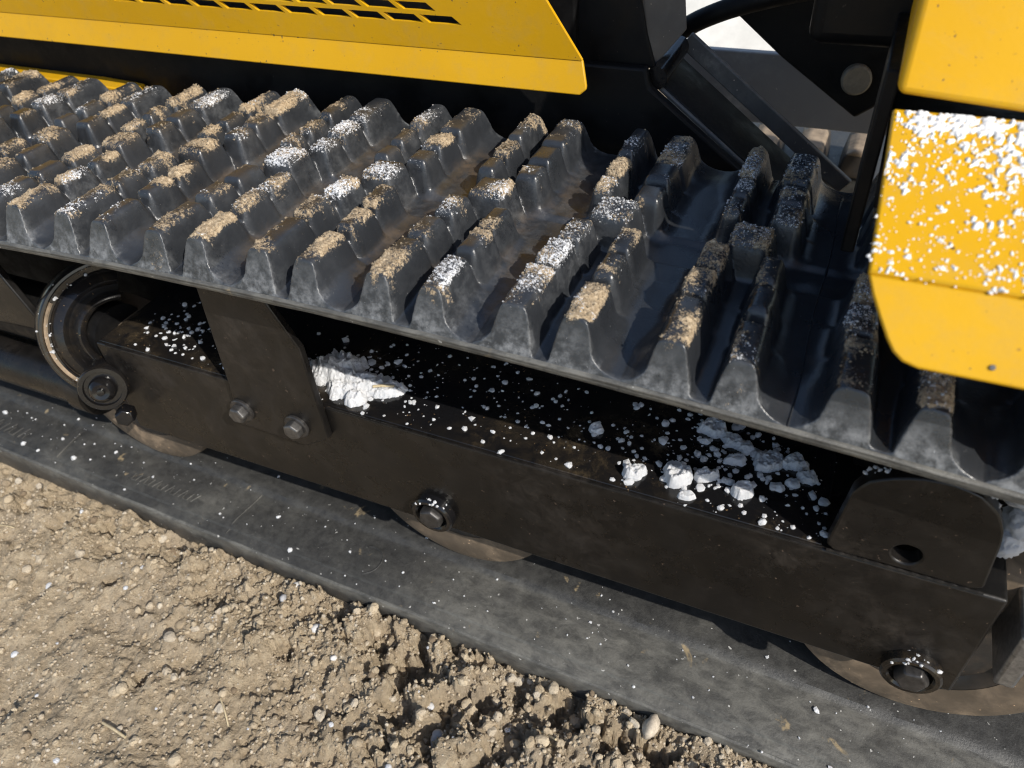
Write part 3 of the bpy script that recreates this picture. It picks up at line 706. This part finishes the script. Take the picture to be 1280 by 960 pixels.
# ---- boom post, brace channel, arm and box seen behind
prism("boom_post", [(0.128, 0.24), (0.131, 0.090), (0.143, 0.052), (0.161, 0.050), (0.1935, 0.0535), (0.187, 0.072), (0.178, 0.11), (0.168, 0.24)], 0.246, 0.2515, M_BLACK, loader)
bm = bmesh.new()
pl = [(0.165, 0.252, 0.20), (0.172, 0.252, 0.094), (0.1925, 0.252, 0.053), (0.2035, 0.285, 0.0665), (0.200, 0.285, 0.095), (0.197, 0.285, 0.20)]
va = [bm.verts.new(p) for p in pl]; vb = [bm.verts.new((p[0] - 0.004, p[1] + 0.004, p[2])) for p in pl]
bm.faces.new(va); bm.faces.new(vb[::-1])
for i in range(6): bm.faces.new((va[i], va[(i + 1) % 6], vb[(i + 1) % 6], vb[i]))
from_bm("post_gusset", bm, M_GREYP, loader, 0.001)
br = empty("brace_channel"); br.parent = loader
def plank(name, a, b, th, y0, y1, mat, parent):
    a = Vector(a); b = Vector(b); d = (b - a).normalized(); nrm = Vector((-d.y, d.x)) * th
    return prism(name, [tuple(a), tuple(b), tuple(b + nrm), tuple(a + nrm)], y0, y1, mat, parent, 0.001)
plank("channel_web", (0.190, 0.0445), (0.310, -0.046), 0.004, 0.2485, 0.302, M_BLACK, br)
plank("channel_lip", (0.1915, 0.0440), (0.311, -0.0465), 0.003, 0.2455, 0.2484, M_GREYP, br)
plank("channel_lip", (0.1965, 0.0505), (0.318, -0.041), 0.012, 0.2990, 0.3035, M_GREYP, br)
lathe("channel_corner", [(0, -0.028), (0.0072, -0.028), (0.0072, 0.028), (0, 0.028)], (0.1955, 0.272, 0.0495), (0, 1, 0.05), M_GLOSS, br, 24)
prism("cross_plate", [(0.160, 0.0085), (0.262, 0.0085), (0.37, -0.03), (0.38, -0.050), (0.20, -0.050)], 0.430, 0.438, M_PLATE, loader)
fpnl = prism("far_panel", [(0.03, -0.060), (0.03, 0.05), (0.150, 0.05), (0.187, -0.004), (0.26, -0.072)], 0.62, 0.63, M_WHITE, loader)
for vv in fpnl.data.vertices: vv.co.y += (vv.co.z + 0.06) * 1.1
arm = prism("lift_arm", [(0.222, 0.056), (0.230, 0.20), (0.40, 0.20), (0.40, 0.0), (0.345, 0.012), (0.3165, -0.0105), (0.257, 0.029)], 0.360, 0.378, M_BLACK, loader, 0.002)
lathe("pivot_pin", [(0, 0.007), (0.0088, 0.007), (0.0102, 0.0055), (0.0102, -0.002)], (0.3115, 0.3575, 0.019), (0.1, -1, 0.12), M_PIN, arm, 36)
tube("hydraulic_hose", [(0.150, 0.345, 0.028), (0.185, 0.335, 0.049), (0.205, 0.332, 0.061), (0.24, 0.332, 0.074), (0.32, 0.34, 0.09)], 0.0068, M_BLACK, loader)
bm = bmesh.new(); box_bm(0.2875, 0.345, 0.180, 0.235, 0.094, 0.19, bm)
from_bm("battery_box", bm, M_BLACK, loader, 0.007, 4)
box("gap_blackout", 0.3345, 0.72, 0.0800, 0.225, 0.062, 0.0800, M_BLACK, loader, 0.001)  # black box added so the gap under the cover stays dark
box("fender_stay", 0.3265, 0.3325, 0.10, 0.20, 0.028, 0.112, M_BLACK, loader, 0.001)
far = box("far_track", 0.10, 0.60, 0.505, 0.66, -0.150, -0.124, M_BELT, loader, 0.003)
for x in (0.222, 0.266, 0.310):
    pts = [(x, -0.124), (x + 0.004, -0.102), (x + 0.012, -0.097), (x + 0.026, -0.098), (x + 0.030, -0.104), (x + 0.033, -0.124)]
    prism("far_lug", pts, 0.502, 0.56, M_WHEEL, far, 0.002)
    prism("far_lug_crust", [(x + 0.004, -0.1015), (x + 0.012, -0.0965), (x + 0.027, -0.0975), (x + 0.0295, -0.1035)], 0.5015, 0.55, M_DUSTY, far, 0.002)

# ---- yellow fender at right
fender = empty("fender"); fender.parent = loader
bm = bmesh.new(); FT = [(0.336, 0.0), (0.3385, 0.22), (0.3422, 0.47), (0.3462, 0.72), (0.3490, 0.86), (0.3525, 0.955), (0.3575, 1.0), (0.72, 0.98), (0.72, 0.0)]
fa = [bm.verts.new((x, -0.0012 - 0.0168 * t, 0.0797 - 0.0220 * t)) for x, t in FT]; fb = [bm.verts.new((x, 0.0012 - 0.0168 * t, 0.0779 - 0.0220 * t)) for x, t in FT]
bm.faces.new(fa); bm.faces.new(fb[::-1])
for i in range(len(FT)): bm.faces.new((fa[i], fa[(i + 1) % len(FT)], fb[(i + 1) % len(FT)], fb[i]))
from_bm("fender_flange", bm, M_YEL, fender, 0.0008)
bm = bmesh.new()
for x0, x1 in ((0.336, 0.72),):
    q = [(0.3358, -0.0010, 0.0805), (0.72, -0.0010, 0.0815), (0.72, 0.078, 0.1060), (0.3322, 0.078, 0.1055)]
    a = [bm.verts.new(p) for p in q]; b = [bm.verts.new((p[0], p[1] + 0.001, p[2] - 0.003)) for p in q]
    bm.faces.new(a); bm.faces.new(b[::-1])
    for i in range(4): bm.faces.new((a[i], a[(i + 1) % 4], b[(i + 1) % 4], b[i]))
from_bm("fender_top", bm, M_YEL, fender, 0.0010)
bm = bmesh.new(); box_bm(0.3315, 0.72, 0.0765, 0.225, 0.1110, 0.300, bm)
for vtx in bm.verts:
    if vtx.co.z > 0.15: vtx.co.y += 0.085
    vtx.co.z -= 0.07 * (vtx.co.x - 0.3315)
cover = from_bm("side_cover", bm, M_YEL, loader, 0.0032, 4)
lathe("paint_chip", [(0, 0.0004), (0.0011, 0.0003), (0.0013, 0)], (0.3385, 0.0812, 0.1200), (0, -0.9, 0.41), M_DARKST, cover, 9)
lathe("paint_chip", [(0, 0.0004), (0.0009, 0.0003), (0.0010, 0)], (0.378, -0.0153, 0.0618), (0, -0.79, 0.61), M_GREYP, fender, 9)

# ------------------------------------------------------------------ snow
def top_of_lugs(n, seed, white):
    r = np.random.default_rng(seed); m = (snow if white else soil)[:, :] * (TX > -0.47) * (TX < 0.42) * (topm > 0.4)
    w = np.clip(m - 0.18, 0, 1).reshape(-1); dens = np.gradient(tx)[:, None] * np.gradient(ty)[None, :]
    w = w * dens.reshape(-1); w /= w.sum()
    return r.choice(len(w), n, p=w), r
ii, r_ = top_of_lugs(6500, 3, False); rr = 0.0002 + 0.00055 * r_.random(len(ii)) ** 3.0
tag(lumps("caked_soil", flat_co[ii] + flat_n[ii] * (rr * 0.35)[:, None], rr, 0.9, 1, M_SOIL, seed=8, amp=0.4, smooth=False),
    "crumbs of tan soil caked on the tops of the track lugs", "soil", kind="stuff")
ii, r_ = top_of_lugs(5200, 4, True); rr = 0.0002 + 0.00050 * r_.random(len(ii)) ** 3.0
tag(lumps("snow_grains", flat_co[ii] + flat_n[ii] * (rr * 0.3)[:, None], rr, 0.8, 1, M_SNOW, seed=9, amp=0.4, smooth=False),
    "white snow grains sticking to the tops of the track lugs", "snow", kind="stuff")
# crumbs on the frame beam, collar and lower run
ZB = -0.096; cp = []; cr = []
def put(n, cx, cy, sx_, sy_, rmin, rmax, pw=3.0):
    for _ in range(n):
        x = random.gauss(cx, sx_); y = random.gauss(cy, sy_)
        if not (-0.14 < x < 0.352 and 0.028 < y < 0.112): continue
        r = rmin + (rmax - rmin) * random.random() ** pw; cp.append((x, y, ZB + r * 0.4)); cr.append(r)
put(700, 0.20, 0.060, 0.075, 0.022, 0.0003, 0.0019, 4.5); put(330, 0.055, 0.055, 0.022, 0.014, 0.0005, 0.0028, 4.5)
put(420, 0.30, 0.062, 0.030, 0.022, 0.0004, 0.0030, 4.5); put(300, -0.085, 0.055, 0.028, 0.018, 0.0004, 0.0022, 4.5)
put(900, 0.21, 0.060, 0.085, 0.024, 0.00015, 0.0006); put(500, 0.30, 0.060, 0.035, 0.022, 0.00015, 0.0007); put(420, 0.058, 0.054, 0.03, 0.016, 0.00015, 0.0007); put(250, -0.08, 0.055, 0.03, 0.018, 0.00015, 0.0006)
put(160, 0.12, 0.075, 0.05, 0.02, 0.0004, 0.0014); put(60, 0.34, 0.035, 0.02, 0.006, 0.0004, 0.0014)
for _ in range(110):  # on the wheel path and dusty edge of the lower run
    x = random.uniform(-0.42, 0.46); y = abs(random.gauss(0.045, 0.016)) - 0.018 * x; r = 0.0003 + 0.0010 * random.random() ** 3
    cp.append((x, y, lz(x, y) + r * 0.4)); cr.append(r)
for _ in range(34):
    x = random.uniform(-0.40, 0.42); y = random.uniform(0.004, 0.045) - 0.018 * x; r = 0.0006 + 0.0022 * random.random() ** 3
    cp.append((x, y, lz(x, y) + r * 0.4)); cr.append(r)
for _ in range(150):  # on the collar's upper faces
    a = CA + random.uniform(-1.6, 1.6); rad = random.choice((0.0490, 0.0395, 0.0540)) + random.gauss(0, 0.001)
    r = 0.0003 + 0.0013 * random.random() ** 3
    q3 = CM2 @ Vector((rad * math.cos(a), rad * math.sin(a), -0.1660)); cp.append(tuple(q3)); cr.append(r)
for x, z in ((0.1212, -0.1665), (0.4125, -0.1705)):
    for _ in range(60):
        a = random.gauss(1.45, 0.45); rad = 0.0138 + random.gauss(0, 0.0008)
        cp.append((x + rad * math.cos(a), 0.0215 + random.gauss(0, 0.0016), z + rad * math.sin(a))); cr.append(0.0005 + 0.0008 * random.random())
for _ in range(60):
    t = random.random(); cp.append((random.uniform(0.36, 0.422), 0.030 + random.random() * 0.005, -0.0)); cr.append(0.0001)
    x = cp[-1][0]; zt = np.interp(x, [0.361, 0.369, 0.38, 0.392, 0.404, 0.413, 0.4205], [-0.043, -0.037, -0.0325, -0.031, -0.0335, -0.041, -0.06])
    cp[-1] = (x, cp[-1][1], float(zt)); cr[-1] = 0.0004 + 0.0010 * random.random() ** 2
cp = np.array(cp); cr = np.array(cr)
tag(lumps("snow_crumbs", cp, cr, 0.75, 1, M_SNOW, seed=12, amp=0.55, smooth=False), "fine snow crumbs scattered over the black beam and lower belt", "snow", kind="stuff")
# snow as small relief sheets
def snow_sheet(name, x0, x1, y0, y1, fh, zf, step, mat, eps=0.00012):
    xs = np.arange(x0, x1, step); ys = np.arange(y0, y1, step); X, Y = np.meshgrid(xs, ys, indexing='ij'); h = fh(X, Y)
    I = np.arange(X.size).reshape(X.shape); m = (h > eps); mm = m[:-1, :-1] | m[1:, :-1] | m[1:, 1:] | m[:-1, 1:]
    f = np.stack([I[:-1, :-1], I[1:, :-1], I[1:, 1:], I[:-1, 1:]], -1)[mm]
    u, inv = np.unique(f, return_inverse=True); co_ = np.stack([X, Y, zf(X, Y) + np.where(m, h, -0.0006)], -1).reshape(-1, 3)
    return from_np(name, co_[u], inv.reshape(-1, 4), mat)
def blob(cx, cy, rx, ry, rot, seed, hgt, steep=2.2, rough=0.9):
    def f(X, Y):
        c, s_ = math.cos(rot), math.sin(rot); a = ((X - cx) * c + (Y - cy) * s_) / rx; b_ = (-(X - cx) * s_ + (Y - cy) * c) / ry
        e = 1 - np.sqrt(a * a + b_ * b_) + rough * (fbm(X / 0.0065, Y / 0.0065, seed, 4, 0.6) - 0.5)
        return hgt * np.clip(e * steep, 0, 1) ** 0.7 * (0.45 + 0.9 * fbm(X / 0.0042, Y / 0.0042, seed + 5, 4, 0.65)) + np.where(e > 0, (fbm(X / 0.0012, Y / 0.0012, seed + 9, 2) - 0.5) * 0.0012, 0)
    return f
def union(*fs): return lambda X, Y: np.maximum.reduce([f(X, Y) for f in fs])
# frosting on the yellow fender: thin half melted film, grains on it
def frost_h(X, Y):
    t = np.clip(Y / 0.077, 0, 1)
    d = fbm(X / 0.0060, Y / 0.0060, 501, 4, 0.62) * 0.40 + fbm(X / 0.0014, Y / 0.0014, 511, 3) * 0.60
    th = 0.650 - 0.070 * sstep(0.25, 1.0, t) - 0.09 * sstep(0.80, 1.0, t) - 0.035 * sstep(0.345, 0.375, X) + 0.05 * (fbm(X / 0.02, Y / 0.02, 521, 2) - 0.5)
    e = np.clip((d - th) / 0.10, 0, 1)
    return np.where((Y > -0.0006) & (Y < 0.0765), 0.0008 * e ** 0.8 * (0.5 + fbm(X / 0.0015, Y / 0.0015, 531, 2)), 0)
tag(snow_sheet("snow_frosting", 0.3340, 0.52, -0.0006, 0.0765, frost_h, lambda X, Y: 0.0806 + (Y + 0.001) * 0.3165 + 0.00015, 0.00042, M_FROST, 0.00006),
    "half melted snow film spattered on the sloping yellow fender", "snow", kind="stuff")
fp = []; fr = []
while len(fp) < 2600:
    x = random.uniform(0.3345, 0.52); y = random.uniform(0, 0.0765)
    if random.random() < 0.18 + 0.8 * (frost_h(np.array([x]), np.array([y]))[0] > 0.0001):
        r = 0.00014 + 0.0006 * random.random() ** 3.5
        fp.append((x, y, 0.0806 + (y + 0.001) * 0.3165 + r * 0.3)); fr.append(r)
for _ in range(40):
    x = random.uniform(0.337, 0.50); fp.append((x, -0.0012, 0.0805 + random.gauss(0, 0.0006))); fr.append(0.0003 + 0.0006 * random.random())
tag(lumps("fender_snow_grains", np.array(fp), np.array(fr), 0.6, 2, M_FROST, seed=14, amp=0.4), "white snow grains lying along the yellow fender", "snow", kind="stuff")
# single lumps of snow
def snow_chunk(name, label, parts, seed, sub=3, amp=0.34, squash=0.75, cat="snow", group=None, facet=1.0):
    return tag(lumps(name, [p[:3] for p in parts], [p[3] for p in parts], squash, sub, M_SNOW, seed=seed, amp=amp, facet=facet), label, cat, group)
FLAT = lambda X, Y: X * 0 + (ZB + 0.0006)
def lump(name, label, fs, box_, group=None):
    o = snow_sheet(name, *box_, union(*fs), FLAT, 0.00045, M_SNOW); return tag(o, label, "snow", group)
lump("snow_heap", "largest heap of crumbly snow on the beam, right beside the bolted guard plate",
     [blob(0.040, 0.056, 0.020, 0.017, 0.2, 21, 0.012, 1.6), blob(0.062, 0.050, 0.020, 0.011, 0.3, 22, 0.009, 1.8), blob(0.082, 0.052, 0.012, 0.007, 0.5, 23, 0.005), blob(0.067, 0.037, 0.0075, 0.0055, 0.2, 24, 0.008, 2.6), blob(0.052, 0.040, 0.009, 0.007, 0, 25, 0.008, 2)], (0.012, 0.104, 0.026, 0.085))
G = "snow lumps on the beam"
lump("snow_lump", "brightest angular snow lump at the middle of the cluster near the beam's front edge", [blob(0.2735, 0.0445, 0.0082, 0.0066, 0.6, 31, 0.0085, 5, 0.5), blob(0.2700, 0.0490, 0.006, 0.0045, 0.6, 131, 0.006, 4, 0.6)], (0.255, 0.292, 0.030, 0.062), G)
lump("snow_lump", "elongated white snow lump lying just right of the brightest one", [blob(0.2880, 0.0515, 0.0085, 0.0040, 0.5, 32, 0.0055, 4, 0.6)], (0.272, 0.304, 0.040, 0.064), G)
lump("snow_lump", "white snow lump set apart to the left of the cluster on the beam", [blob(0.2495, 0.0390, 0.0058, 0.0048, 0.3, 33, 0.0070, 4, 0.6), blob(0.2530, 0.0425, 0.004, 0.0035, 0, 133, 0.005, 4, 0.6)], (0.236, 0.264, 0.028, 0.054), G)
lump("snow_lump", "rounded snow lump right of the cluster, above a trail of crumbs", [blob(0.3085, 0.0470, 0.0062, 0.0050, 0.2, 34, 0.0065, 4, 0.5)], (0.294, 0.323, 0.034, 0.061), G)
lump("snow_lump", "small lone snow lump under the belt edge, between heap and cluster", [blob(0.2190, 0.0650, 0.0042, 0.0034, 0.2, 35, 0.0042, 4, 0.6)], (0.208, 0.230, 0.055, 0.075), G)
lump("snow_lump", "small low snow lump in front of the brightest one", [blob(0.2815, 0.0340, 0.0050, 0.0028, 0.3, 36, 0.0034, 4, 0.7)], (0.270, 0.293, 0.0262, 0.044), G)
lump("snow_slab", "flat greyish snow slab lying in the shade under the belt", [blob(0.3175, 0.0745, 0.0098, 0.0072, 0.9, 37, 0.0042, 6, 0.35)], (0.299, 0.336, 0.058, 0.092))
lump("snow_drift", "shaded snow drift farthest back under the belt, behind the brightest lump", [blob(0.284, 0.090, 0.010, 0.006, 0, 38, 0.005, 3, 1.0), blob(0.298, 0.083, 0.011, 0.006, -0.4, 138, 0.004, 3, 1.1), blob(0.300, 0.070, 0.007, 0.005, 0.4, 238, 0.004, 3, 1.0)], (0.264, 0.322, 0.060, 0.106))
lump("snow_pile", "loose pile of shaded snow clumps beside the rounded gusset plate", [blob(0.332, 0.078, 0.008, 0.006, 0.3, 39, 0.005, 3, 1.1), blob(0.340, 0.070, 0.006, 0.005, 0.3, 139, 0.004, 3, 1.1), blob(0.332, 0.063, 0.004, 0.004, 0, 239, 0.003, 3, 1.0)], (0.318, 0.352, 0.052, 0.094))
def snow_chunk(name, label, parts, seed, sub=3, amp=0.34, squash=0.75, cat="snow", group=None, facet=1.0):
    return tag(lumps(name, [p[:3] for p in parts], [p[3] for p in parts], squash, sub, M_SNOW, seed=seed, amp=amp, facet=facet), label, cat, group)
sl = [(0.402, 0.062, -0.040, 0.013), (0.416, 0.063, -0.036, 0.014), (0.430, 0.062, -0.040, 0.015), (0.437, 0.060, -0.056, 0.013), (0.436, 0.058, -0.073, 0.011), (0.432, 0.054, -0.086, 0.0085), (0.450, 0.066, -0.045, 0.016), (0.465, 0.066, -0.05, 0.016)]
snow_chunk("packed_snow", "packed white snow wedged behind the rounded gusset plate at the right edge", sl, 41, 4, 0.24, 1.0)
box("end_bracket", 0.446, 0.456, 0.02, 0.11, -0.155, -0.113, M_STEEL, frame, 0.002)

# ------------------------------------------------------------------ small things on the ground
def pebble(label, x, y, r, mat, sq=0.7, seed=1, group="pebbles on the soil"):
    o = lumps("pebble", [(0, 0, 0)], [r], sq, 3, mat, seed=seed, amp=0.22, facet=0.9)
    o.location = (x, y, gh(x, y) + r * 0.35); return tag(o, label, "pebble", group)
pebble("white rounded pebble nearest the track edge, left of the middle", -0.003, -0.006, 0.0036, M_STONE, seed=51)
pebble("grey blue pebble in a hollow just below the white rounded one", -0.005, -0.021, 0.0032, M_STONE2, seed=52)
pebble("white pointed pebble farther out on the soil, left of the lug holes", 0.036, -0.033, 0.0042, M_STONE, seed=53)
pebble("smooth oval grey pebble beside the lowest dark hole", 0.157, -0.069, 0.0062, M_STONE2, 0.85, 54)
pebble("large pale pebble half under the track edge at lower right", 0.286, -0.014, 0.0062, M_SOILST, 0.9, 55)
pebble("small white pebble in front of the dark holes in the middle", 0.062, -0.049, 0.0026, M_STONE, seed=56)
pebble("white pebble stuck at the very edge of the track above a hole", 0.118, 0.0045, 0.0040, M_STONE, seed=57)
def straw(label, a, b, r):
    za, zb = gh(*a) + 0.003, gh(*b) + 0.003
    mid = ((a[0] + b[0]) / 2 + 0.001, (a[1] + b[1]) / 2, (za + zb) / 2 + 0.0012)
    o = tube("straw_stalk", [(a[0], a[1], za), mid, (b[0], b[1], zb)], r, M_STRAW, None)
    return tag(o, label, "straw", "straw bits on the soil")
straw("pale straw stalk on clumpy soil below the red chip", (0.2125, -0.0385), (0.2330, -0.0465), 0.0007)
straw("whitish straw stalk at the bottom left of the bare soil", (-0.060, -0.150), (-0.036, -0.152), 0.0009)
straw("thin straw stalk by the left edge of the bare soil", (-0.30, -0.055), (-0.275, -0.050), 0.0005)
straw("short straw stalk between lug holes and smooth soil", (0.005, -0.105), (0.022, -0.118), 0.0006)
straw_b = tube("straw_stalk", [(0.074, 0.048, ZB + 0.006), (0.080, 0.050, ZB + 0.0068), (0.087, 0.053, ZB + 0.006)], 0.0009, M_STRAW, None)
tag(straw_b, "short straw stalk lying on the snow heap of the beam", "straw", "straw bits on the soil")
rc = lumps("red_chip", [(0, 0, 0)], [0.0030], 0.6, 2, M_RED, seed=61, amp=0.2); rc.location = (0.2065, -0.0040, gh(0.2065, -0.0040) + 0.0022)
tag(rc, "small faded red chip tucked against the lower track edge", "chip")
# scraps of snow lying on the soil
fx = []; fr2 = []
for _ in range(60):
    x = random.uniform(-0.34, 0.30); y = -0.01 - 0.2 * random.random(); r = 0.0008 + 0.0022 * random.random() ** 2.5
    fx.append((x, y, gh(x, y) + r * 0.25)); fr2.append(r)
tag(lumps("snow_flecks", np.array(fx), np.array(fr2), 0.55, 2, M_SNOW, seed=71, amp=0.45), "white flecks of old snow scattered over the soil", "snow", kind="stuff")
